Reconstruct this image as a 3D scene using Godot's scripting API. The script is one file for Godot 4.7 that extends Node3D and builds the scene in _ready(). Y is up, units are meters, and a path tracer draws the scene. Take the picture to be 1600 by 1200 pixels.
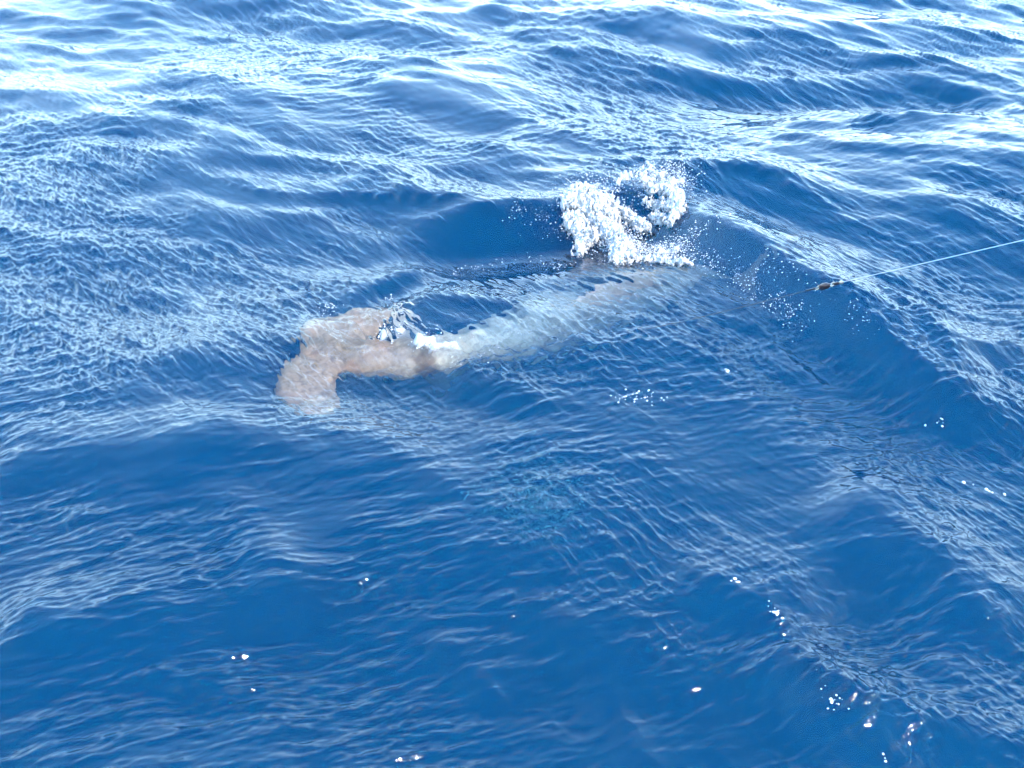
extends Node3D

# ------------------------------------------------------------------ camera numbers
const EYE := 2.6                      # metres above the mean sea level
const PITCH := 34.0                   # degrees below the horizon
const FOV := 42.0
const N := 512                        # side of the wave tiles

var tile_a := PackedFloat32Array()    # wind waves
var tile_b := PackedFloat32Array()    # ripples
var ridges := PackedFloat32Array()    # single crests and hollows, 5 cm cells
var calm := PackedFloat32Array()      # where the ripples are smoothed or roughened
const RX0 := -14.0
const RZ0 := -24.0
const RC := 0.05
const RW := 560
const RH := 480
var gust := FastNoiseLite.new()
var gust2 := FastNoiseLite.new()
var rng := RandomNumberGenerator.new()
var white_foam: StandardMaterial3D
var drop_mat: StandardMaterial3D
var drop_mesh: ArrayMesh
var used := {}


# ------------------------------------------------------------------ helpers
func ray(px: float, py: float) -> Vector3:
	var t := tan(deg_to_rad(FOV) / 2.0)
	var d := Vector3((px - 800.0) / 600.0 * t, (600.0 - py) / 600.0 * t, -1.0)
	return d.rotated(Vector3.RIGHT, deg_to_rad(-PITCH)).normalized()


func at(px: float, py: float, y := 0.0) -> Vector3:   # a place on the level y
	var d := ray(px, py)
	return Vector3(0, EYE, 0) + d * ((y - EYE) / d.y)


func numbered(called: String) -> String:
	var k: int = used.get(called, 0)
	used[called] = k + 1
	return called if k == 0 else "%s_%03d" % [called, k]


func tag(o: Node3D, label: String, category: String, group := "", kind := "") -> void:
	o.set_meta("label", label)
	if category: o.set_meta("category", category)
	if group: o.set_meta("group", group)
	if kind: o.set_meta("kind", kind)


func thing(called: String, where: Vector3) -> Node3D:
	var o := Node3D.new()
	o.name = numbered(called)
	o.position = where
	add_child(o, true)
	return o


func part(called: String, m: Mesh, mat: Material, parent: Node3D) -> MeshInstance3D:
	var o := MeshInstance3D.new()
	o.name = called
	o.mesh = m
	o.material_override = mat
	parent.add_child(o, true)
	return o


# ------------------------------------------------------------------ waves
func fft_rows(re: PackedFloat32Array, im: PackedFloat32Array, r0: int, r1: int) -> Array:
	# inverse transform of the rows r0 .. r1, returned as two arrays of those rows
	var cosv := PackedFloat32Array()
	var sinv := PackedFloat32Array()
	for i in N / 2:
		cosv.append(cos(TAU * i / N))
		sinv.append(sin(TAU * i / N))
	var rev := PackedInt32Array()
	rev.resize(N)
	for i in N:
		var r := 0
		var v := i
		for b in 9:
			r = (r << 1) | (v & 1)
			v >>= 1
		rev[i] = r
	var ore := PackedFloat32Array()
	var oim := PackedFloat32Array()
	ore.resize((r1 - r0) * N)
	oim.resize((r1 - r0) * N)
	for row in range(r0, r1):
		var base := row * N
		var ob := (row - r0) * N
		for i in N:
			ore[ob + rev[i]] = re[base + i]
			oim[ob + rev[i]] = im[base + i]
		var size := 2
		while size <= N:
			var half := size >> 1
			var step := N / size
			for j in half:
				var c := cosv[j * step]
				var s := sinv[j * step]
				var k := ob + j
				while k < ob + N:
					var q := k + half
					var tr := ore[q] * c - oim[q] * s
					var ti := ore[q] * s + oim[q] * c
					ore[q] = ore[k] - tr
					oim[q] = oim[k] - ti
					ore[k] += tr
					oim[k] += ti
					k += size
			size <<= 1
	return [ore, oim]


func fft2(re: PackedFloat32Array, im: PackedFloat32Array) -> Array:
	for pass_ in 2:
		var got := []
		got.resize(4)
		var job := func(i: int) -> void: got[i] = fft_rows(re, im, i * N / 4, (i + 1) * N / 4)
		WorkerThreadPool.wait_for_group_task_completion(WorkerThreadPool.add_group_task(job, 4))
		var r2 := PackedFloat32Array()
		var i2 := PackedFloat32Array()
		for g in got:
			r2.append_array(g[0])
			i2.append_array(g[1])
		var rt := PackedFloat32Array()
		var it := PackedFloat32Array()
		rt.resize(N * N)
		it.resize(N * N)
		for y in N:
			for x in N:
				rt[x * N + y] = r2[y * N + x]
				it[x * N + y] = i2[y * N + x]
		re = rt
		im = it
	return [re, im]


func gauss() -> float:
	return rng.randfn(0.0, 1.0)


func make_tiles() -> void:
	# two real height fields out of one complex transform
	var re := PackedFloat32Array()
	var im := PackedFloat32Array()
	re.resize(N * N)
	im.resize(N * N)
	var wind_a := deg_to_rad(126.0)          # the way the wind waves run (x right, y towards the camera)
	var wind_b := deg_to_rad(100.0)
	for y in range(-N / 2 + 1, N / 2):
		for x in range(0, N / 2):
			if x == 0 and y <= 0: continue
			var k := sqrt(float(x * x + y * y))
			var ang := atan2(float(y), float(x))
			# field a: tile of 12.8 m; k counts waves per tile
			var pa := 0.0
			if k > 3.0 and k < 150.0:
				var along := absf(cos(ang - wind_a))
				pa = pow(k, -2.05) * exp(-pow(5.0 / k, 2.0)) * (0.16 + pow(along, 4.0)) * exp(-pow(k / 95.0, 2.0))
			var pb := 0.0
			if k > 5.0 and k < 130.0:
				var along := absf(cos(ang - wind_b))
				pb = pow(k, -1.40) * exp(-pow(13.0 / k, 2.0)) * (0.07 + pow(along, 8.0)) * exp(-pow(k / 85.0, 2.0))
			var ar := gauss() * pa
			var ai := gauss() * pa
			var br := gauss() * pb
			var bi := gauss() * pb
			# a + i b, and the mirrored frequency conj(a) + i conj(b)
			var p := ((y + N) % N) * N + x
			var q := ((N - y) % N) * N + (N - x) % N
			re[p] += ar - bi
			im[p] += ai + br
			re[q] += ar + bi
			im[q] += -ai + br
	var got := fft2(re, im)
	tile_a = normalised(got[0], 0.32)
	tile_b = normalised(got[1], 0.22)


func normalised(h: PackedFloat32Array, sharp: float) -> PackedFloat32Array:
	var sum := 0.0
	for v in h: sum += v * v
	var s := 1.0 / sqrt(sum / h.size())
	for i in h.size():
		var v := clampf(h[i] * s, -3.2, 3.2)
		h[i] = v + sharp * (v * v - 1.0) * 0.5    # crests narrow, troughs wide
	return h


func sample(t: PackedFloat32Array, u: float, v: float) -> float:
	# u, v in tiles
	u = (u - floorf(u)) * N
	v = (v - floorf(v)) * N
	var x := int(u)
	var y := int(v)
	var fx := u - x
	var fy := v - y
	var x1 := (x + 1) & 511
	var r0 := (y & 511) * N
	var r1 := ((y + 1) & 511) * N
	x = x & 511
	return lerpf(lerpf(t[r0 + x], t[r0 + x1], fx), lerpf(t[r1 + x], t[r1 + x1], fx), fy)


func local(t: PackedFloat32Array, x: float, z: float, otherwise: float) -> float:
	var u := (x - RX0) / RC
	var v := (z - RZ0) / RC
	if u < 0.0 or v < 0.0 or u >= RW - 1 or v >= RH - 1: return otherwise
	var i := int(u)
	var j := int(v)
	var fx := u - i
	var fy := v - j
	var p := j * RW + i
	return lerpf(lerpf(t[p], t[p + 1], fx), lerpf(t[p + RW], t[p + RW + 1], fx), fy)


func swell(x: float, z: float) -> float:              # the long part of the surface
	var h := 0.045 * sin(0.9 * x + 1.25 * z + 0.4) + 0.035 * sin(-0.55 * x + 1.7 * z + 1.3)
	return h + local(ridges, x, z, 0.0)


func sea(x: float, z: float) -> float:
	var far := clampf((-z - 2.0) / 10.0, 0.0, 1.0)
	var c := local(calm, x, z, 1.0)
	var h := swell(x, z)
	h += (0.022 - 0.003 * far) * c * sample(tile_a, x / 12.8 + 0.13, z / 12.8 + 0.41)
	h += (0.025 + 0.006 * far) * c * sample(tile_a, (0.82 * x - 0.57 * z) / 29.0 + 0.5, (0.57 * x + 0.82 * z) / 29.0)
	var g := clampf(0.58 + 1.4 * gust.get_noise_2d(x, z * 0.8) + 0.5 * gust2.get_noise_2d(x, z), 0.30, 0.92) * c
	var turn := clampf(0.60 + 1.9 * gust.get_noise_2d(x * 0.5 + 40.0, z * 0.5) + 0.10 * x - 0.06 * (z + 5.0), 0.0, 1.0)
	var a1 := 1.0 - 0.88 * turn
	var a2 := 0.12 + 0.88 * turn
	h += 0.0052 * a1 * g * sample(tile_b, (0.94 * x - 0.34 * z) / 5.3, (0.34 * x + 0.94 * z) / 5.3)
	h += 0.0046 * a2 * g * sample(tile_b, (0.80 * x + 0.60 * z) / 4.1 + 0.3, (-0.60 * x + 0.80 * z) / 4.1)
	var fine := smoothstep(-20.0, -6.0, z)
	if fine > 0.0:
		h += 0.0043 * fine * a1 * g * sample(tile_b, (0.87 * x - 0.50 * z) / 1.93 + 0.1, (0.50 * x + 0.87 * z) / 1.93)
		h += 0.0038 * fine * a2 * g * sample(tile_b, (0.74 * x + 0.67 * z) / 1.57 + 0.7, (-0.67 * x + 0.74 * z) / 1.57)
	return h


func crest(pts: Array, amp: float, front: float, back: float) -> void:
	# a single wave crest along a line given over the water; its steep side faces the boat (+z)
	var p := PackedVector2Array()
	for q in pts:
		var w := at(q[0], q[1])
		p.append(Vector2(w.x, w.z))
	var total := 0.0
	for i in p.size() - 1: total += p[i].distance_to(p[i + 1])
	var lo := p[0]
	var hi := p[0]
	for q in p:
		lo = lo.min(q)
		hi = hi.max(q)
	var reach := 3.3 * maxf(front, back)
	for j in range(maxi(0, int((lo.y - reach - RZ0) / RC)), mini(RH, int((hi.y + reach - RZ0) / RC) + 1)):
		for i in range(maxi(0, int((lo.x - reach - RX0) / RC)), mini(RW, int((hi.x + reach - RX0) / RC) + 1)):
			var s := Vector2(RX0 + i * RC, RZ0 + j * RC)
			var best := 1e9
			var side := 1.0
			var along := 0.0
			var run := 0.0
			for k in p.size() - 1:
				var ab := p[k + 1] - p[k]
				var l := ab.length()
				var t := clampf((s - p[k]).dot(ab) / (l * l), 0.0, 1.0)
				var d := s.distance_squared_to(p[k] + ab * t)
				if d < best:
					best = d
					along = run + t * l
					side = signf(ab.x * (s.y - p[k].y) - ab.y * (s.x - p[k].x))
				run += l
			best = sqrt(best)
			var wide := front if side > 0.0 else back
			if best > 3.3 * wide: continue
			var ends := smoothstep(0.0, 0.22, along / total) * smoothstep(1.0, 0.78, along / total)
			var e := best / wide
			ridges[j * RW + i] += amp * ends * (exp(-e * e * 1.4) - (0.36 * exp(-pow(e - 1.75, 2.0) * 1.5) if side > 0.0 else 0.0))
			if side > 0.0: calm[j * RW + i] *= lerpf(1.0, 0.6, ends * exp(-pow(e - 0.6, 2.0) * 2.0))


func patch(px: float, py: float, rx: float, rz: float, to: float, dip := 0.0) -> void:
	# smooths (to < 1) or roughens (to > 1) the ripples round a place, and lowers the water there
	var w := at(px, py)
	for j in range(maxi(0, int((w.z - 2.0 * rz - RZ0) / RC)), mini(RH, int((w.z + 2.0 * rz - RZ0) / RC) + 1)):
		for i in range(maxi(0, int((w.x - 2.0 * rx - RX0) / RC)), mini(RW, int((w.x + 2.0 * rx - RX0) / RC) + 1)):
			var e := Vector2((RX0 + i * RC - w.x) / rx, (RZ0 + j * RC - w.z) / rz).length()
			var f := smoothstep(1.7, 0.35, e)
			calm[j * RW + i] *= lerpf(1.0, to, f)
			ridges[j * RW + i] -= dip * exp(-e * e)


func make_relief() -> void:
	ridges.resize(RW * RH)
	calm.resize(RW * RH)
	calm.fill(1.0)
	# the wave that the animal throws up, running from the splash to the right
	crest([[520, 352], [620, 350], [740, 346], [860, 338], [960, 318], [1050, 322], [1120, 378], [1230, 450], [1340, 520], [1460, 600], [1600, 690]], 0.125, 0.24, 0.46)
	crest([[1040, 330], [1130, 392], [1240, 462], [1350, 530], [1480, 615], [1620, 705]], 0.065, 0.14, 0.36)
	crest([[1000, 420], [1080, 430], [1150, 480], [1250, 560], [1330, 620]], 0.035, 0.12, 0.25)
	# chop farther out
	crest([[870, 66], [960, 45], [1060, 50], [1130, 72], [1200, 66], [1280, 96]], 0.050, 0.30, 0.70)
	crest([[960, 104], [1100, 102], [1200, 112], [1300, 104], [1450, 108], [1640, 118]], 0.058, 0.38, 0.70)
	crest([[1130, 240], [1230, 236], [1330, 256], [1410, 296], [1500, 330]], 0.034, 0.26, 0.55)
	crest([[1100, 292], [1200, 306], [1260, 332], [1330, 352]], 0.023, 0.16, 0.35)
	crest([[60, 88], [170, 92], [240, 120], [310, 132], [380, 156], [470, 196]], 0.046, 0.27, 0.55)
	crest([[140, 58], [260, 72], [360, 96], [420, 100]], 0.042, 0.28, 0.6)
	crest([[-60, 160], [50, 150], [140, 172], [240, 214]], 0.042, 0.26, 0.5)
	crest([[540, 150], [650, 140], [740, 160], [840, 196]], 0.038, 0.30, 0.45)
	crest([[770, 208], [850, 206], [920, 228], [990, 262]], 0.027, 0.22, 0.4)
	crest([[400, 40], [520, 32], [640, 42], [740, 62]], 0.042, 0.32, 0.7)
	crest([[150, 262], [280, 268], [400, 300], [500, 312]], 0.023, 0.18, 0.4)
	crest([[440, 306], [560, 308], [660, 326], [770, 336]], 0.019, 0.14, 0.3)
	crest([[1380, 190], [1480, 196], [1620, 206]], 0.027, 0.2, 0.5)
	# nearer chop
	crest([[-60, 716], [100, 706], [250, 704], [420, 684]], 0.04, 0.20, 0.30)
	crest([[-60, 966], [120, 968], [260, 948], [420, 896], [520, 850]], 0.075, 0.26, 0.26)
	crest([[1010, 888], [1120, 915], [1230, 900], [1330, 850], [1420, 840]], 0.05, 0.14, 0.26)
	crest([[1150, 900], [1210, 970], [1270, 1060], [1340, 1120], [1440, 1210]], 0.055, 0.14, 0.20)
	crest([[860, 900], [940, 1000], [1010, 1120], [1080, 1220]], 0.02, 0.10, 0.14)
	crest([[1280, 740], [1400, 800], [1500, 900], [1620, 1000]], 0.06, 0.22, 0.35)
	crest([[680, 960], [740, 1010], [800, 1080]], 0.02, 0.07, 0.10)
	crest([[1440, 560], [1520, 545], [1640, 540]], 0.05, 0.14, 0.25)
	# the wake of the head
	crest([[520, 486], [570, 452], [620, 428], [690, 402]], 0.04, 0.11, 0.16)
	crest([[440, 560], [470, 540], [520, 490]], 0.03, 0.06, 0.16)
	patch(500, 498, 0.16, 0.2, 0.35, 0.045)
	patch(600, 462, 0.20, 0.14, 0.4, 0.03)
	# slicks and boils
	patch(1190, 750, 0.50, 0.55, 0.25, 0.03)
	patch(760, 400, 0.70, 0.30, 0.5, 0.02)
	patch(400, 545, 0.30, 0.3, 0.6)
	patch(700, 165, 0.8, 0.8, 0.6)
	patch(480, 860, 0.16, 0.16, 0.3, 0.02)
	patch(460, 405, 0.3, 0.2, 0.5, 0.015)
	patch(600, 570, 0.7, 0.5, 1.7)
	patch(1080, 660, 0.3, 0.4, 0.6, 0.03)


func make_sea(mat: Material) -> void:
	# rows run away from the boat, closer together where the water is near
	var zs := PackedFloat32Array()
	var a := deg_to_rad(66.0)
	while a > deg_to_rad(9.0):
		zs.append(-EYE / tan(a))
		a -= deg_to_rad(0.052)
	while a > deg_to_rad(0.3):
		zs.append(-EYE / tan(a))
		a -= deg_to_rad(0.14)
	zs.append(-800.0)
	var us := PackedFloat32Array()
	var u := -1.3
	while u < 1.3:
		us.append(u)
		u += 0.00105 if absf(u) < 0.56 else (0.004 if absf(u) < 0.7 else 0.02)
	var w := us.size()
	var h := zs.size()
	var vs := PackedVector3Array()
	var ns := PackedVector3Array()
	vs.resize(w * h)
	ns.resize(w * h)
	var bands := []
	bands.resize(16)
	var job := func(n: int) -> void:
		var out := PackedVector3Array()
		for j in range(n * h / 16, (n + 1) * h / 16):
			var z := zs[j]
			var slant := sqrt(z * z + EYE * EYE)
			var fade := smoothstep(120.0, 30.0, -z)
			for i in w:
				var x := us[i] * slant
				out.append(Vector3(x, sea(x, z) * fade if fade > 0.0 else 0.0, z))
		bands[n] = out
	WorkerThreadPool.wait_for_group_task_completion(WorkerThreadPool.add_group_task(job, 16))
	vs.clear()
	for b in bands: vs.append_array(b)
	var job2 := func(n: int) -> void:
		var out := PackedVector3Array()
		for j in range(n * h / 16, (n + 1) * h / 16):
			var ja := maxi(0, j - 1)
			var jb := mini(h - 1, j + 1)
			for i in w:
				var ia := maxi(0, i - 1)
				var ib := mini(w - 1, i + 1)
				out.append((vs[j * w + ib] - vs[j * w + ia]).cross(vs[jb * w + i] - vs[ja * w + i]).normalized())
		bands[n] = out
	WorkerThreadPool.wait_for_group_task_completion(WorkerThreadPool.add_group_task(job2, 16))
	ns.clear()
	for b in bands: ns.append_array(b)
	var idx := PackedInt32Array()
	idx.resize((w - 1) * (h - 1) * 6)
	var p := 0
	for j in h - 1:
		for i in w - 1:
			var q := j * w + i
			idx[p] = q
			idx[p + 1] = q + w
			idx[p + 2] = q + 1
			idx[p + 3] = q + 1
			idx[p + 4] = q + w
			idx[p + 5] = q + w + 1
			p += 6
	var arr := []
	arr.resize(Mesh.ARRAY_MAX)
	arr[Mesh.ARRAY_VERTEX] = vs
	arr[Mesh.ARRAY_NORMAL] = ns
	arr[Mesh.ARRAY_INDEX] = idx
	var m := ArrayMesh.new()
	m.add_surface_from_arrays(Mesh.PRIMITIVE_TRIANGLES, arr)
	var o := part("sea", m, mat, self)
	tag(o, "open blue sea with choppy rippled waves", "", "", "structure")
	print("sea ", w, " x ", h, " normal ", ns[w * 300 + 500])


func sheet(depth: float) -> ArrayMesh:
	# a layer that follows the long waves at some depth
	var xs := [-500.0, -60.0, -20.0]
	for i in 133: xs.append(-10.0 + i * 0.15)
	xs.append_array([20.0, 60.0, 500.0])
	var zs := [4.0, 0.0]
	for i in 110: zs.append(-1.0 - i * 0.15)
	zs.append_array([-26.0, -60.0, -200.0, -820.0])
	var vs := PackedVector3Array()
	var ns := PackedVector3Array()
	var idx := PackedInt32Array()
	for z in zs:
		for x in xs:
			var open: bool = absf(x) < 11.0 and z < 0.0 and z > -18.0
			vs.append(Vector3(x, (swell(x, z) * 0.9 if open else 0.0) - depth, z))
			ns.append(Vector3.UP)
	var w := xs.size()
	for j in zs.size() - 1:
		for i in w - 1:
			var q := j * w + i
			for t in [q, q + w, q + 1, q + 1, q + w, q + w + 1]: idx.append(t)
	var arr := []
	arr.resize(Mesh.ARRAY_MAX)
	arr[Mesh.ARRAY_VERTEX] = vs
	arr[Mesh.ARRAY_NORMAL] = ns
	arr[Mesh.ARRAY_INDEX] = idx
	var m := ArrayMesh.new()
	m.add_surface_from_arrays(Mesh.PRIMITIVE_TRIANGLES, arr)
	return m


# ------------------------------------------------------------------ implicit bodies
func flat_capsule(p: Vector3, a: Vector3, b: Vector3, ra: float, rb: float, flat: float) -> float:
	# distance to a tapered capsule that is flat times thinner in height
	var q := Vector3(p.x, 0, p.z)
	var a2 := Vector3(a.x, 0, a.z)
	var b2 := Vector3(b.x, 0, b.z)
	var ab := b2 - a2
	var t := clampf((q - a2).dot(ab) / maxf(ab.length_squared(), 1e-6), 0.0, 1.0)
	var c := a.lerp(b, t)
	var d := p - c
	d.y *= flat
	return (d.length() - lerpf(ra, rb, t)) / (1.0 + 0.35 * (flat - 1.0))


func smin(a: float, b: float, k: float) -> float:
	var h := maxf(k - absf(a - b), 0.0) / k
	return minf(a, b) - h * h * k * 0.25


func nets(field: Callable, lo: Vector3, hi: Vector3, cell: float, tint: Callable) -> ArrayMesh:
	var n := Vector3i(((hi - lo) / cell).ceil()) + Vector3i.ONE
	# a coarse look first, so that only cells near the surface are worked out
	var big := 5
	var m3 := Vector3i((n.x + big - 1) / big, (n.y + big - 1) / big, (n.z + big - 1) / big)
	var rough := PackedFloat32Array()
	for k in m3.z:
		for j in m3.y:
			for i in m3.x: rough.append(field.call(lo + (Vector3(i, j, k) + Vector3(0.5, 0.5, 0.5)) * big * cell))
	var near := cell * big * 1.9
	var slabs := []
	slabs.resize(n.z)
	var job := func(k: int) -> void:
		var slab := PackedFloat32Array()
		for j in n.y:
			for i in n.x:
				var d := rough[((k / big) * m3.y + j / big) * m3.x + i / big]
				slab.append(d if absf(d) > near else field.call(lo + Vector3(i, j, k) * cell))
		slabs[k] = slab
	WorkerThreadPool.wait_for_group_task_completion(WorkerThreadPool.add_group_task(job, n.z))
	var f := PackedFloat32Array()
	for slab in slabs: f.append_array(slab)
	var vert := {}
	var vs := PackedVector3Array()
	var ns := PackedVector3Array()
	var cs := PackedColorArray()
	var idx := PackedInt32Array()
	var sy := n.x
	var sz := n.x * n.y
	for k in n.z - 1:
		for j in n.y - 1:
			for i in n.x - 1:
				var b := k * sz + j * sy + i
				var mask := 0
				for c in 8:
					if f[b + (c & 1) + ((c >> 1) & 1) * sy + (c >> 2) * sz] < 0.0: mask |= 1 << c
				if mask == 0 or mask == 255: continue
				var sum := Vector3.ZERO
				var cnt := 0
				for e in [[0, 1], [2, 3], [4, 5], [6, 7], [0, 2], [1, 3], [4, 6], [5, 7], [0, 4], [1, 5], [2, 6], [3, 7]]:
					var c0: int = e[0]
					var c1: int = e[1]
					if ((mask >> c0) & 1) == ((mask >> c1) & 1): continue
					var f0 := f[b + (c0 & 1) + ((c0 >> 1) & 1) * sy + (c0 >> 2) * sz]
					var f1 := f[b + (c1 & 1) + ((c1 >> 1) & 1) * sy + (c1 >> 2) * sz]
					var p0 := Vector3(c0 & 1, (c0 >> 1) & 1, c0 >> 2)
					var p1 := Vector3(c1 & 1, (c1 >> 1) & 1, c1 >> 2)
					sum += p0.lerp(p1, f0 / (f0 - f1))
					cnt += 1
				var v := lo + (Vector3(i, j, k) + sum / cnt) * cell
				vert[b] = vs.size()
				vs.append(v)
				var e2 := cell * 0.7
				var g := Vector3(field.call(v + Vector3(e2, 0, 0)) - field.call(v - Vector3(e2, 0, 0)), field.call(v + Vector3(0, e2, 0)) - field.call(v - Vector3(0, e2, 0)), field.call(v + Vector3(0, 0, e2)) - field.call(v - Vector3(0, 0, e2))).normalized()
				ns.append(g)
				cs.append(tint.call(v, g))
	var quad := func(a: int, b: int, c: int, d: int, flip: bool) -> void:
		if not (vert.has(a) and vert.has(b) and vert.has(c) and vert.has(d)): return
		var q := [vert[a], vert[b], vert[c], vert[d]]
		if flip: q.reverse()
		for s in [0, 1, 2, 0, 2, 3]: idx.append(q[s])
	for k in range(1, n.z - 1):
		for j in range(1, n.y - 1):
			for i in range(1, n.x - 1):
				var b := k * sz + j * sy + i
				var inside := f[b] < 0.0
				if inside != (f[b + 1] < 0.0): quad.call(b - sy - sz, b - sz, b, b - sy, inside)
				if inside != (f[b + sy] < 0.0): quad.call(b - 1 - sz, b - 1, b, b - sz, inside)
				if inside != (f[b + sz] < 0.0): quad.call(b - 1 - sy, b - sy, b, b - 1, inside)
	var arr := []
	arr.resize(Mesh.ARRAY_MAX)
	arr[Mesh.ARRAY_VERTEX] = vs
	arr[Mesh.ARRAY_NORMAL] = ns
	arr[Mesh.ARRAY_COLOR] = cs
	arr[Mesh.ARRAY_INDEX] = idx
	var m := ArrayMesh.new()
	m.add_surface_from_arrays(Mesh.PRIMITIVE_TRIANGLES, arr)
	return m


func fin(outline: Array, thick: float) -> ArrayMesh:
	# outline: points (Vector3) from root front round the tip to root back; thickened, with a blade edge
	var st := SurfaceTool.new()
	st.begin(Mesh.PRIMITIVE_TRIANGLES)
	var mid := Vector3.ZERO
	for p in outline: mid += p
	mid /= outline.size()
	var root: Vector3 = (outline[0] + outline[-1]) / 2.0
	mid = mid.lerp(root, 0.35)
	var n: Vector3 = (outline[1] - outline[0]).cross(outline[-1] - outline[0]).normalized()
	for s in [1.0, -1.0]:
		for i in outline.size():
			var a: Vector3 = outline[i]
			var b: Vector3 = outline[(i + 1) % outline.size()]
			var tri := [mid + n * thick * s, a, b] if s > 0.0 else [mid + n * thick * s, b, a]
			for v in tri:
				st.set_smooth_group(0 if s > 0 else 1)
				st.add_vertex(v)
	st.generate_normals()
	return st.commit()


# ------------------------------------------------------------------ the shark
func make_shark() -> void:
	var skin := StandardMaterial3D.new()
	skin.vertex_color_use_as_albedo = true
	skin.roughness = 0.45
	var mottle := NoiseTexture2D.new()
	mottle.width = 512
	mottle.height = 512
	mottle.seamless = true
	var mn := FastNoiseLite.new()
	mn.seed = 21
	mn.frequency = 0.02
	mn.fractal_octaves = 5
	mn.fractal_gain = 0.65
	mottle.noise = mn
	var grades := Gradient.new()
	grades.offsets = PackedFloat32Array([0.25, 0.5, 0.75])
	grades.colors = PackedColorArray([Color(0.78, 0.75, 0.72), Color(0.92, 0.91, 0.90), Color(1, 1, 1)])
	mottle.color_ramp = grades
	skin.albedo_texture = mottle
	skin.uv1_triplanar = true
	skin.uv1_scale = Vector3(2.2, 2.2, 2.2)
	var under := func(px: float, py: float, depth: float) -> Vector3:
		var w := at(px, py, -depth * 0.6)
		return Vector3(w.x, swell(w.x, w.z) * 0.8 - depth, w.z)
	var wing := []                                     # the hammer, far end to near end
	for q in [[606, 496, 0.012, 0.050], [572, 505, 0.012, 0.128], [530, 524, 0.025, 0.180], [508, 554, 0.060, 0.135], [484, 588, 0.075, 0.130], [478, 618, 0.10, 0.135], [494, 648, 0.17, 0.110]]:
		wing.append([under.call(q[0], q[1], q[2] + q[3] * 0.30 + 0.035), q[3]])
	var spine := []
	for q in [[520, 556, 0.06, 0.12], [580, 566, 0.055, 0.122], [640, 567, 0.06, 0.125], [700, 561, 0.09, 0.115], [745, 551, 0.15, 0.11], [800, 537, 0.19, 0.150], [860, 513, 0.25, 0.200], [930, 488, 0.32, 0.200], [990, 470, 0.35, 0.160], [1050, 454, 0.44, 0.110], [1110, 452, 0.50, 0.06], [1170, 444, 0.6, 0.04]]:
		spine.append([under.call(q[0], q[1], q[2] + q[3] * 0.8), q[3]])
	var fld := func(p: Vector3) -> float:
		var d := 1e3
		for i in wing.size() - 1:
			d = smin(d, flat_capsule(p, wing[i][0], wing[i + 1][0], wing[i][1], wing[i + 1][1], 2.9), 0.03)
		for i in spine.size() - 1:
			d = smin(d, flat_capsule(p, spine[i][0], spine[i + 1][0], spine[i][1], spine[i + 1][1], 1.25), 0.05)
		return d
	var spots := FastNoiseLite.new()
	spots.seed = 5
	spots.frequency = 7.0
	var scar: Vector3 = under.call(668, 574, 0.1)
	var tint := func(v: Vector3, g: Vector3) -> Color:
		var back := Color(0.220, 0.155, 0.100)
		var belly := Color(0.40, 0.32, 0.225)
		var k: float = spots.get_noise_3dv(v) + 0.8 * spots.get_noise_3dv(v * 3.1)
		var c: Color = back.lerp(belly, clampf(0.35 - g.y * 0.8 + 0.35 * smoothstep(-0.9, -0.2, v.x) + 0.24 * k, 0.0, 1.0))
		c = c.lerp(Color(0.30, 0.37, 0.33), 0.9 * smoothstep(-0.72, 0.12, v.x))  # red lost in the deeper water, painted into the skin towards the tail
		var pink: float = smoothstep(0.1, 0.5, spots.get_noise_3dv(v * 0.6 + Vector3(4, 1, 2)))
		c = c.lerp(Color(0.09, 0.055, 0.035), 0.85 * smoothstep(0.11, 0.03, Vector2(v.x - scar.x, (v.z - scar.z) * 0.8).length() + 0.05 * k))
		return c.lerp(Color(0.46, 0.22, 0.115), pink * 0.30 * smoothstep(0.1, -0.4, v.x))
	var base: Vector3 = spine[4][0]
	var lo := Vector3(1e3, 1e3, 1e3)
	var hi := -lo
	for q in wing + spine:
		lo = lo.min(q[0])
		hi = hi.max(q[0])
	lo -= Vector3(0.2, 0.2, 0.2)
	hi += Vector3(0.2, 0.2, 0.2)
	var root := thing("shark", base)
	tag(root, "pale brown hammerhead shark lying just under the surface, broad head to the left", "shark")
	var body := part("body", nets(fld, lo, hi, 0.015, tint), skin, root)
	body.position = -base
	var fin_mat := StandardMaterial3D.new()
	fin_mat.albedo_color = Color(0.32, 0.285, 0.22).linear_to_srgb()
	fin_mat.roughness = 0.5
	var gill := StandardMaterial3D.new()
	gill.albedo_color = Color(0.08, 0.055, 0.04).linear_to_srgb()
	gill.roughness = 0.6
	var f := func(list: Array) -> Array:
		var out := []
		for q in list: out.append(under.call(q[0], q[1], q[2]) - base)
		return out
	part("pectoral_fin", fin(f.call([[628, 548, 0.20], [626, 515, 0.18], [634, 488, 0.17], [646, 478, 0.18], [652, 500, 0.20], [668, 530, 0.23], [690, 552, 0.26]]), 0.016), fin_mat, root)
	part("pectoral_fin", fin(f.call([[690, 566, 0.28], [680, 580, 0.55], [700, 600, 0.95], [722, 606, 1.05], [735, 590, 0.7], [745, 562, 0.32]]), 0.016), fin_mat, root)
	part("dorsal_fin", fin(f.call([[890, 490, 0.22], [935, 455, 0.22], [985, 437, 0.26], [1045, 432, 0.32], [1030, 446, 0.34], [1000, 462, 0.36], [990, 474, 0.36]]), 0.02), fin_mat, root)
	part("caudal_fin", fin(f.call([[1160, 448, 0.62], [1200, 425, 0.62], [1250, 400, 0.66], [1225, 440, 0.70], [1215, 470, 0.8], [1190, 466, 0.75]]), 0.014), fin_mat, root)
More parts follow.
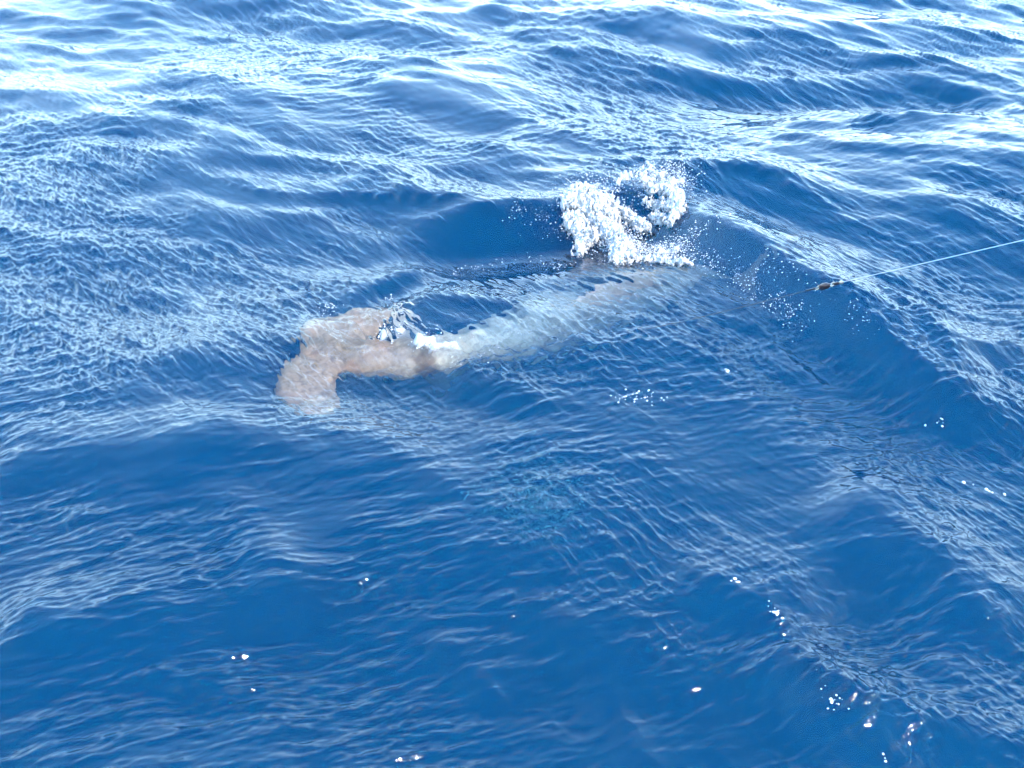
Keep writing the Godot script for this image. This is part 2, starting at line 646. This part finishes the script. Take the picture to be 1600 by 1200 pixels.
	for i in 5:
		var g0: Vector3 = spine[2][0].lerp(spine[3][0], 0.25 + 0.2 * i)
		var slit := []
		for n in 7:
			var a := lerpf(0.1, 1.25, n / 6.0)
			var r: float = lerpf(0.127, 0.119, 0.1 + 0.2 * i)
			slit.append(g0 + Vector3(0.01 * n / 6.0, sin(a) * r * 0.82, cos(a) * r) - base)
		part("gill_slit", tube(slit, 0.0028, 6), gill, root)
	var dark := StandardMaterial3D.new()
	dark.albedo_color = Color(0.02, 0.02, 0.022).linear_to_srgb()
	dark.roughness = 0.15
	var ball := SphereMesh.new()
	ball.radius = 0.017
	ball.height = 0.034
	ball.radial_segments = 16
	ball.rings = 8
	for q in [[wing[0][0], wing[1][0]], [wing[6][0], wing[5][0]]]:
		var dir: Vector3 = (q[0] - q[1]).normalized()
		part("eye", ball, dark, root).position = q[0] + dir * (0.052) - base


# ------------------------------------------------------------------ line
func tube(pts: Array, r: float, sides := 8) -> ArrayMesh:
	var st := SurfaceTool.new()
	st.begin(Mesh.PRIMITIVE_TRIANGLES)
	var rings := []
	for i in pts.size():
		var d: Vector3 = (pts[mini(i + 1, pts.size() - 1)] - pts[maxi(i - 1, 0)]).normalized()
		var a := d.cross(Vector3.UP).normalized()
		var b := d.cross(a).normalized()
		var ring := []
		for s in sides:
			var n := a * cos(TAU * s / sides) + b * sin(TAU * s / sides)
			ring.append([pts[i] + n * r, n])
		rings.append(ring)
	for i in rings.size() - 1:
		for s in sides:
			var t := (s + 1) % sides
			for q in [rings[i][s], rings[i + 1][s], rings[i][t], rings[i][t], rings[i + 1][s], rings[i + 1][t]]:
				st.set_normal(q[1])
				st.add_vertex(q[0])
	return st.commit()


func lathe(profile: Array, sides := 14) -> ArrayMesh:
	# profile of [distance along x, radius]
	var st := SurfaceTool.new()
	st.begin(Mesh.PRIMITIVE_TRIANGLES)
	for i in profile.size() - 1:
		for s in sides:
			var a0 := TAU * s / sides
			var a1 := TAU * (s + 1) / sides
			var v := func(p: Array, a: float) -> Vector3: return Vector3(p[0], p[1] * cos(a), p[1] * sin(a))
			for q in [v.call(profile[i], a0), v.call(profile[i + 1], a0), v.call(profile[i], a1), v.call(profile[i], a1), v.call(profile[i + 1], a0), v.call(profile[i + 1], a1)]:
				st.add_vertex(q)
	st.generate_normals()
	return st.commit()


func make_line() -> void:
	var p0 := at(1000, 527)
	p0.y = sea(p0.x, p0.z)
	var r1 := ray(1600, 375)
	var p1 := Vector3(0, EYE, 0) + r1 * 3.35
	# the swivel sits where that straight line passes
	var r := ray(1292, 452)
	var k := 0.0
	var best := 1e9
	for i in 1001:
		var p := p0.lerp(p1, i / 1000.0) - Vector3(0, EYE, 0)
		var e := p.normalized().distance_to(r)
		if e < best:
			best = e
			k = i / 1000.0
	var sw := p0.lerp(p1, k)
	var dir := (p1 - p0).normalized()
	var root := thing("fishing_line", sw)
	tag(root, "taut fishing line with a dark swivel running from the water to the right", "fishing line")
	var wire := StandardMaterial3D.new()
	wire.albedo_color = Color(0.035, 0.035, 0.04).linear_to_srgb()
	wire.roughness = 0.4
	wire.metallic = 0.3
	var mono := StandardMaterial3D.new()
	mono.albedo_color = Color(0.62, 0.60, 0.57).linear_to_srgb()
	mono.roughness = 0.35
	var bronze := StandardMaterial3D.new()
	bronze.albedo_color = Color(0.055, 0.035, 0.035).linear_to_srgb()
	bronze.roughness = 0.28
	bronze.metallic = 0.55
	var steel := StandardMaterial3D.new()
	steel.albedo_color = Color(0.5, 0.42, 0.34).linear_to_srgb()
	steel.roughness = 0.25
	steel.metallic = 0.8
	var down := []
	for i in 13:
		var t := i / 12.0
		down.append((p0 - dir * 0.55).lerp(sw - dir * 0.048, t) - sw + Vector3(0, -0.012, 0) * sin(PI * t))
	part("leader_wire", tube(down, 0.0015), wire, root)
	var up := []
	for i in 13: up.append(dir * lerpf(0.092, (p1 - sw).length() + 1.2, i / 12.0))
	part("main_line", tube(up, 0.0010), mono, root)
	var turn := Basis(dir, dir.cross(Vector3.UP).normalized().cross(dir).normalized(), dir.cross(Vector3.UP).normalized())
	var barrel := part("swivel", lathe([[-0.0360, 0.0], [-0.0345, 0.0060], [-0.0285, 0.0108], [-0.0180, 0.0128], [0.0030, 0.0128], [0.0120, 0.0093], [0.0165, 0.0067], [0.0210, 0.0075], [0.0270, 0.0045], [0.0285, 0.0]]), bronze, root)
	barrel.basis = turn
	var ring := TorusMesh.new()
	ring.inner_radius = 0.0063
	ring.outer_radius = 0.0117
	ring.rings = 20
	ring.ring_segments = 8
	for x in [-0.0435, 0.0360]:
		var o := part("ring", ring, steel, barrel)
		o.position = Vector3(x, 0, 0)
		o.rotation.x = 0.7
	var sleeve := part("crimp_sleeve", lathe([[0.0450, 0.0], [0.0450, 0.0054], [0.0750, 0.0054], [0.0750, 0.0]]), bronze, root)
	sleeve.basis = turn
	var knot := part("knot", lathe([[0.0720, 0.0], [0.0750, 0.0060], [0.0810, 0.0078], [0.0870, 0.0067], [0.0945, 0.0027], [0.0990, 0.0]]), steel, root)
	knot.basis = turn
	var twist := part("wire_twist", lathe([[-0.1125, 0.0], [-0.1095, 0.0036], [-0.0825, 0.0039], [-0.0540, 0.0045], [-0.0450, 0.0]]), wire, root)
	twist.basis = turn


# ------------------------------------------------------------------ foam
func sphere(segments: int, rings: int) -> ArrayMesh:
	var s := SphereMesh.new()
	s.radius = 1.0
	s.height = 2.0
	s.radial_segments = segments
	s.rings = rings
	var m := ArrayMesh.new()
	m.add_surface_from_arrays(Mesh.PRIMITIVE_TRIANGLES, s.get_mesh_arrays())
	return m


func drops(spots: Array, parent: Node3D, origin: Vector3, called := "droplets", mat: Material = null) -> void:
	# spots of [place, radius]
	var mm := MultiMesh.new()
	mm.transform_format = MultiMesh.TRANSFORM_3D
	mm.mesh = drop_mesh
	mm.instance_count = spots.size()
	for i in spots.size():
		var r: float = spots[i][1]
		var b := Basis.from_euler(Vector3(rng.randf() * TAU, rng.randf() * TAU, rng.randf() * TAU)).scaled(Vector3(r * rng.randf_range(0.8, 1.5), r * rng.randf_range(0.6, 1.0), r * rng.randf_range(0.8, 1.4)))
		mm.set_instance_transform(i, Transform3D(b, spots[i][0] - origin))
	var o := MultiMeshInstance3D.new()
	o.name = called
	o.multimesh = mm
	o.material_override = mat if mat else drop_mat
	o.set_meta("kind", "stuff")
	parent.add_child(o, true)


func foam(called: String, label: String, category: String, blobs: Array, tall: float, gap: float, many: int, group := "") -> Node3D:
	# blobs of [px, py, radius across in m, radius along in m]; a lumpy sheet of foam that rides on the water, with drops over it
	var lo := Vector2(1e3, 1e3)
	var hi := -lo
	var c := []
	for b in blobs:
		var w := at(b[0], b[1])
		c.append([Vector2(w.x, w.z), Vector2(b[2], b[3])])
		lo = lo.min(Vector2(w.x, w.z) - c[-1][1] * 1.3)
		hi = hi.max(Vector2(w.x, w.z) + c[-1][1] * 1.3)
	var lump := FastNoiseLite.new()
	lump.seed = rng.randi() % 1000
	lump.frequency = 9.0
	lump.fractal_octaves = 4
	var holes := FastNoiseLite.new()
	holes.seed = rng.randi() % 1000
	holes.noise_type = FastNoiseLite.TYPE_CELLULAR
	holes.frequency = 13.0
	holes.cellular_return_type = FastNoiseLite.RETURN_DISTANCE2_SUB
	var cell := 0.0075
	var nx := int((hi.x - lo.x) / cell) + 1
	var nz := int((hi.y - lo.y) / cell) + 1
	var vs := PackedVector3Array()
	var keep := PackedFloat32Array()
	var cs := PackedColorArray()
	for j in nz:
		for i in nx:
			var s := lo + Vector2(i, j) * cell
			var m := -1.0
			for b in c: m = maxf(m, 1.0 - ((s - b[0]) / b[1]).length())
			var n := lump.get_noise_2dv(s)
			var d := absf(holes.get_noise_2dv(s + Vector2(n, -n) * 0.02))
			var k := m + 0.75 * n - gap * smoothstep(0.15, 0.6, d + 0.25)
			keep.append(k)
			cs.append(Color(1, 1, 1, clampf(0.15 + k * 2.2 + 0.5 * holes.get_noise_2dv(s * 2.3), 0.1, 0.95)))
			var lift := clampf(k * 1.4, 0.0, 1.0)
			vs.append(Vector3(s.x, sea(s.x, s.y) - 0.004 + lift * (0.012 + tall * (0.45 + 0.9 * absf(lump.get_noise_2dv(s * 2.1 + Vector2(7, 3))))) + 0.006 * rng.randf() * lift, s.y) + Vector3(rng.randf_range(-1, 1), 0, rng.randf_range(-1, 1)) * 0.002)
	var mid := at(blobs[0][0], blobs[0][1])
	mid.y = sea(mid.x, mid.z)
	var root := thing(called, mid)
	tag(root, label, category, group)
	var st := SurfaceTool.new()
	st.begin(Mesh.PRIMITIVE_TRIANGLES)
	var any := 0
	for j in nz - 1:
		for i in nx - 1:
			var q := j * nx + i
			for t in [[q, q + 1, q + nx], [q + 1, q + nx + 1, q + nx]]:
				if keep[t[0]] > 0.0 and keep[t[1]] > 0.0 and keep[t[2]] > 0.0:
					for k in t:
						st.set_color(cs[k])
						st.add_vertex(vs[k] - mid)
					any += 1
	if any:
		st.index()
		st.generate_normals()
		part("foam", st.commit(), white_foam, root).set_meta("kind", "stuff")
	var spots := []
	var tries := 0
	while spots.size() < many and tries < many * 30:
		tries += 1
		var b: Array = c[rng.randi() % c.size()]
		var off := Vector2(gauss(), gauss()) * 0.62
		var s: Vector2 = b[0] + off * b[1]
		var i := int((s.x - lo.x) / cell)
		var j := int((s.y - lo.y) / cell)
		var k := -0.3
		if i >= 0 and j >= 0 and i < nx and j < nz: k = keep[j * nx + i]
		if k < -0.45 and rng.randf() < 0.8: continue
		var up := tall * absf(gauss()) * 0.9 * clampf(1.0 - off.length() * 0.35, 0.1, 1.0)
		spots.append([Vector3(s.x, sea(s.x, s.y) + 0.003 + up, s.y), 0.0009 + 0.0032 * pow(rng.randf(), 4.0)])
	if spots: drops(spots, root, mid)
	return root


func make_splash() -> void:
	# torn white water: lumps strung along curves, their skin broken up by noise
	var root := foam("splash", "tall white splash breaking on the wave crest behind the shark", "splash", [[915, 322, 0.26, 0.36], [965, 355, 0.19, 0.32], [980, 384, 0.16, 0.16], [1048, 312, 0.13, 0.30], [1008, 312, 0.13, 0.20], [1040, 388, 0.22, 0.12]], 0.035, 0.55, 9000)
	var chains := [
		[[888, 316, 0.05, 0.050], [905, 306, 0.07, 0.078], [930, 312, 0.07, 0.085], [958, 322, 0.05, 0.055]],
		[[896, 332, 0.03, 0.065], [920, 346, 0.02, 0.060], [905, 362, 0.015, 0.030]],
		[[935, 325, 0.04, 0.065], [958, 342, 0.03, 0.062], [974, 362, 0.02, 0.058], [965, 384, 0.015, 0.045], [988, 380, 0.015, 0.040]],
		[[966, 283, 0.10, 0.012], [975, 276, 0.12, 0.024], [992, 274, 0.12, 0.012], [1008, 278, 0.12, 0.016], [1022, 292, 0.10, 0.022]],
		[[1006, 262, 0.16, 0.007], [1016, 258, 0.17, 0.011], [1022, 272, 0.14, 0.010], [1034, 278, 0.12, 0.018]],
		[[1020, 294, 0.09, 0.022], [1042, 294, 0.09, 0.040], [1056, 310, 0.06, 0.046], [1060, 328, 0.04, 0.040], [1050, 338, 0.03, 0.025], [1024, 326, 0.02, 0.030]],
		[[950, 306, 0.07, 0.050], [972, 312, 0.06, 0.034], [990, 324, 0.03, 0.040], [1012, 336, 0.02, 0.034]],
		[[1046, 318, 0.05, 0.042], [1030, 312, 0.05, 0.030], [1014, 306, 0.06, 0.026]],
		[[990, 382, 0.01, 0.028], [1015, 378, 0.01, 0.022], [1045, 386, 0.01, 0.024], [1080, 394, 0.01, 0.018]],
	]
	var bones := []
	var lo := Vector3(1e3, 1e3, 1e3)
	var hi := -lo
	for c in chains:
		var prev := []
		for q in c:
			var w := at(q[0], q[1] - 8.0, 0.10 + q[2])
			w.y = sea(w.x, w.z) + q[2] * 0.7
			lo = lo.min(w - Vector3.ONE * 0.11)
			hi = hi.max(w + Vector3.ONE * 0.11)
			if prev: bones.append([prev[0], w, prev[1], q[3]])
			prev = [w, q[3]]
	var rough := FastNoiseLite.new()
	rough.seed = 77
	rough.frequency = 30.0
	rough.fractal_octaves = 5
	rough.fractal_gain = 0.62
	var fld := func(p: Vector3) -> float:
		var d := 1e3
		for b in bones:
			var ab: Vector3 = b[1] - b[0]
			var t := clampf((p - b[0]).dot(ab) / ab.length_squared(), 0.0, 1.0)
			d = minf(d, p.distance_to(b[0] + ab * t) - lerpf(b[2], b[3], t))
		if d > 0.08: return d
		return d + 0.072 * rough.get_noise_3d(p.x, p.y * 0.55, p.z) + 0.004
	var shade := func(v: Vector3, _g: Vector3) -> Color:
		return Color(1, 1, 1, clampf(0.62 - fld.call(v - _g * 0.012) * 20.0 + 0.9 * rough.get_noise_3dv(v * 1.7), 0.25, 1.0))
	var o := part("spray", nets(fld, lo, hi, 0.0078, shade), white_foam, root)
	o.position = -root.position
	o.set_meta("kind", "stuff")


func bubbles(label: String, line: Array, many: int, wide: float, big := 0.006, group := "bubbles floating on the water") -> void:
	# bubbles on the water along a line of pixels; some sets stand for sun glints
	var spots := []
	var mid := at(line[0][0], line[0][1])
	mid.y = sea(mid.x, mid.z)
	var nests := []
	for n in maxi(2, many / 14): nests.append(rng.randf() * (line.size() - 1))
	for n in many:
		var t := rng.randf() * (line.size() - 1)
		if rng.randf() < 0.65: t = clampf(nests[rng.randi() % nests.size()] + gauss() * 0.05, 0.0, line.size() - 1.001)
		var i := mini(int(t), line.size() - 2)
		var w := at(lerpf(line[i][0], line[i + 1][0], t - i), lerpf(line[i][1], line[i + 1][1], t - i))
		w.x += gauss() * wide
		w.z += gauss() * wide * 1.3
		w.y = sea(w.x, w.z)
		spots.append([w + Vector3(0, 0.001, 0), big * (0.18 + 0.58 * pow(rng.randf(), 2.0))])
	var root := thing("bubble_glint_cluster", mid)
	tag(root, label, "bubbles", group)
	drops(spots, root, mid, "bubbles")


# ------------------------------------------------------------------ the scene
func _ready() -> void:
	rng.seed = 2024
	var cam := Camera3D.new()
	cam.name = "camera"
	cam.fov = FOV
	cam.position = Vector3(0, EYE, 0)
	cam.rotation_degrees.x = -PITCH
	cam.near = 0.05
	cam.far = 2000.0
	add_child(cam)
	cam.current = true

	var sky := ProceduralSkyMaterial.new()
	sky.sky_top_color = Color(0.035, 0.25, 0.70).linear_to_srgb()
	sky.sky_horizon_color = Color(0.63, 0.88, 1.0).linear_to_srgb()
	sky.sky_energy_multiplier = 1.14
	sky.sky_curve = 0.40
	sky.ground_bottom_color = Color(0.01, 0.05, 0.16).linear_to_srgb()
	sky.ground_horizon_color = Color(0.05, 0.15, 0.32).linear_to_srgb()
	var cloud := NoiseTexture2D.new()
	cloud.width = 1024
	cloud.height = 512
	cloud.seamless = true
	var cn := FastNoiseLite.new()
	cn.seed = 11
	cn.frequency = 0.006
	cn.fractal_octaves = 5
	cloud.noise = cn
	var ramp := Gradient.new()
	ramp.offsets = PackedFloat32Array([0.0, 0.48, 0.68, 1.0])
	ramp.colors = PackedColorArray([Color(1, 1, 1, 0), Color(1, 1, 1, 0), Color(1, 1, 1, 0.55), Color(1, 1, 1, 0.75)])
	cloud.color_ramp = ramp
	sky.sky_cover = cloud
	sky.sky_cover_modulate = Color(1, 1, 1, 0.16)
	var env := Environment.new()
	env.background_mode = Environment.BG_SKY
	env.sky = Sky.new()
	env.sky.sky_material = sky
	env.tonemap_mode = Environment.TONE_MAPPER_LINEAR
	env.tonemap_exposure = 4.4
	env.sdfgi_enabled = true
	env.ssao_enabled = true
	env.ssil_enabled = true
	var we := WorldEnvironment.new()
	we.name = "sky"
	we.environment = env
	add_child(we)

	var sun := DirectionalLight3D.new()
	sun.name = "sun"
	sun.light_energy = 0.9
	sun.light_color = Color(1.0, 0.96, 0.9)
	sun.light_angular_distance = 0.5
	sun.shadow_enabled = true
	sun.rotation_degrees = Vector3(-41, 44, 0)      # high, behind the boat to the right
	add_child(sun)

	gust.seed = 3
	gust.frequency = 0.42
	gust.fractal_octaves = 3
	gust2.seed = 8
	gust2.frequency = 1.6
	gust2.fractal_octaves = 2
	var t0 := Time.get_ticks_msec()
	make_tiles()
	print("tiles ", Time.get_ticks_msec() - t0)
	make_relief()
	print("relief ", Time.get_ticks_msec() - t0)

	var water := StandardMaterial3D.new()
	water.albedo_color = Color(1, 1, 1, 0)
	water.refraction_enabled = true
	water.refraction_scale = 0.033
	water.roughness = 0.03
	make_sea(water)
	print("sea ", Time.get_ticks_msec() - t0)
	# the water's own colour: thin blue veils, one below the other, and the deep
	var veil := StandardMaterial3D.new()
	veil.albedo_color = Color(0.0002, 0.056, 0.130, 1.0).linear_to_srgb()
	veil.albedo_color.a = 0.16
	veil.transparency = BaseMaterial3D.TRANSPARENCY_ALPHA
	veil.roughness = 1.0
	veil.metallic_specular = 0.0
	var deep := veil.duplicate()
	deep.transparency = BaseMaterial3D.TRANSPARENCY_DISABLED
	deep.albedo_color.a = 1.0
	var column := part("deep_water", sheet(2.4), deep, self)
	tag(column, "deep blue water far below the surface", "", "", "structure")
	for depth in [0.15, 0.19, 0.24, 0.30, 0.38, 0.47, 0.57, 0.68, 0.80, 0.94]:
		var o := part("water_veil", sheet(depth), veil, self)
		o.name = numbered("water_veil")
		tag(o, "blue of the water below the surface", "", "veils of water", "structure")

	white_foam = StandardMaterial3D.new()
	white_foam.albedo_color = Color(0.52, 0.525, 0.53).linear_to_srgb()
	white_foam.roughness = 0.7
	white_foam.backlight_enabled = true
	white_foam.backlight = Color(0.75, 0.78, 0.8)
	white_foam.vertex_color_use_as_albedo = true
	white_foam.transparency = BaseMaterial3D.TRANSPARENCY_ALPHA
	drop_mat = StandardMaterial3D.new()
	drop_mat.albedo_color = Color(0.45, 0.455, 0.46).linear_to_srgb()
	drop_mat.roughness = 0.2
	drop_mesh = sphere(8, 5)
	make_shark()
	print("shark ", Time.get_ticks_msec() - t0)
	make_line()

	make_splash()
	foam("foam_patch", "small white foam patch lying over the shark's neck", "foam", [[625, 528, 0.10, 0.07], [600, 530, 0.09, 0.05]], 0.012, 0.5, 160, "foam patches over the shark")
	foam("foam_patch", "bright white foam patch right of the shark's neck", "foam", [[668, 547, 0.09, 0.08], [695, 557, 0.10, 0.055]], 0.02, 0.3, 160, "foam patches over the shark")
	bubbles("run of bubbles along the wave crest right of the splash", [[1030, 380], [1100, 410], [1180, 460], [1250, 510]], 650, 0.036, 0.0042)
	bubbles("thin run of bubbles on the wave crest beyond the fishing line", [[1180, 440], [1270, 490], [1350, 545]], 130, 0.03, 0.0042)
	bubbles("bubbles in the dark hollow left of the splash", [[800, 350], [840, 352], [880, 362]], 170, 0.04, 0.0042)
	bubbles("sparse bubbles in the dark water below the splash", [[680, 408], [760, 392], [830, 385], [890, 405]], 110, 0.03, 0.004)
	bubbles("bubbles beside the far tip of the shark's head", [[493, 478], [515, 474], [525, 482]], 60, 0.02, 0.0045)
	bubbles("beads of water along the shark's near side right of the foam", [[700, 580], [740, 572], [780, 566]], 60, 0.025, 0.0035)
	bubbles("few bubbles behind the shark's head", [[598, 464], [616, 458]], 10, 0.01)
	bubbles("bright sun glints made as white bubbles right of and below the shark", [[968, 625], [1000, 622], [1045, 620]], 50, 0.022, 0.006)  # from here down to the cloud: sun glints imitated with white bubbles
	bubbles("short row of sun glints made as bubbles below the fishing line", [[1130, 580], [1156, 579]], 7, 0.005, 0.008)
	bubbles("pair of sun glints made as bubbles in the smooth water low in the middle", [[1136, 911], [1163, 914]], 4, 0.004, 0.007)
	bubbles("cluster of sun glints made as bubbles above the crest low on the right", [[1205, 955], [1225, 970]], 14, 0.01, 0.008)
	bubbles("sun glints made as bubbles along the crest near the lower right corner", [[1275, 1060], [1285, 1090], [1330, 1110]], 22, 0.008, 0.006)
	bubbles("single bright sun glints made as bubbles near the right edge", [[1505, 735], [1515, 733], [1580, 757]], 7, 0.006, 0.009)
	bubbles("sun glints made as bubbles near the bottom edge on the right", [[1385, 1171], [1392, 1172]], 4, 0.003, 0.007)
	bubbles("row of sun glints made as bubbles halfway up the right side", [[1450, 648], [1475, 652]], 10, 0.008, 0.008)
	# a cloud of air under the surface
	var deep_bubble: StandardMaterial3D = drop_mat.duplicate()
	deep_bubble.albedo_color = Color(0.22, 0.60, 0.54).linear_to_srgb()
	var mid := at(830, 815, -0.42)
	var spots := []
	for i in 1300:
		var p := Vector3(gauss() * 0.15, -0.42 + gauss() * 0.06, gauss() * 0.13)
		spots.append([Vector3(mid.x, 0, mid.z) + p, rng.randf_range(0.0015, 0.0036)])
	var cloud_root := thing("bubble_cloud", mid)
	tag(cloud_root, "pale turquoise cloud of bubbles under the surface in front of the shark", "bubbles")
	drops(spots, cloud_root, mid, "bubbles", deep_bubble)
	print("all ", Time.get_ticks_msec() - t0)
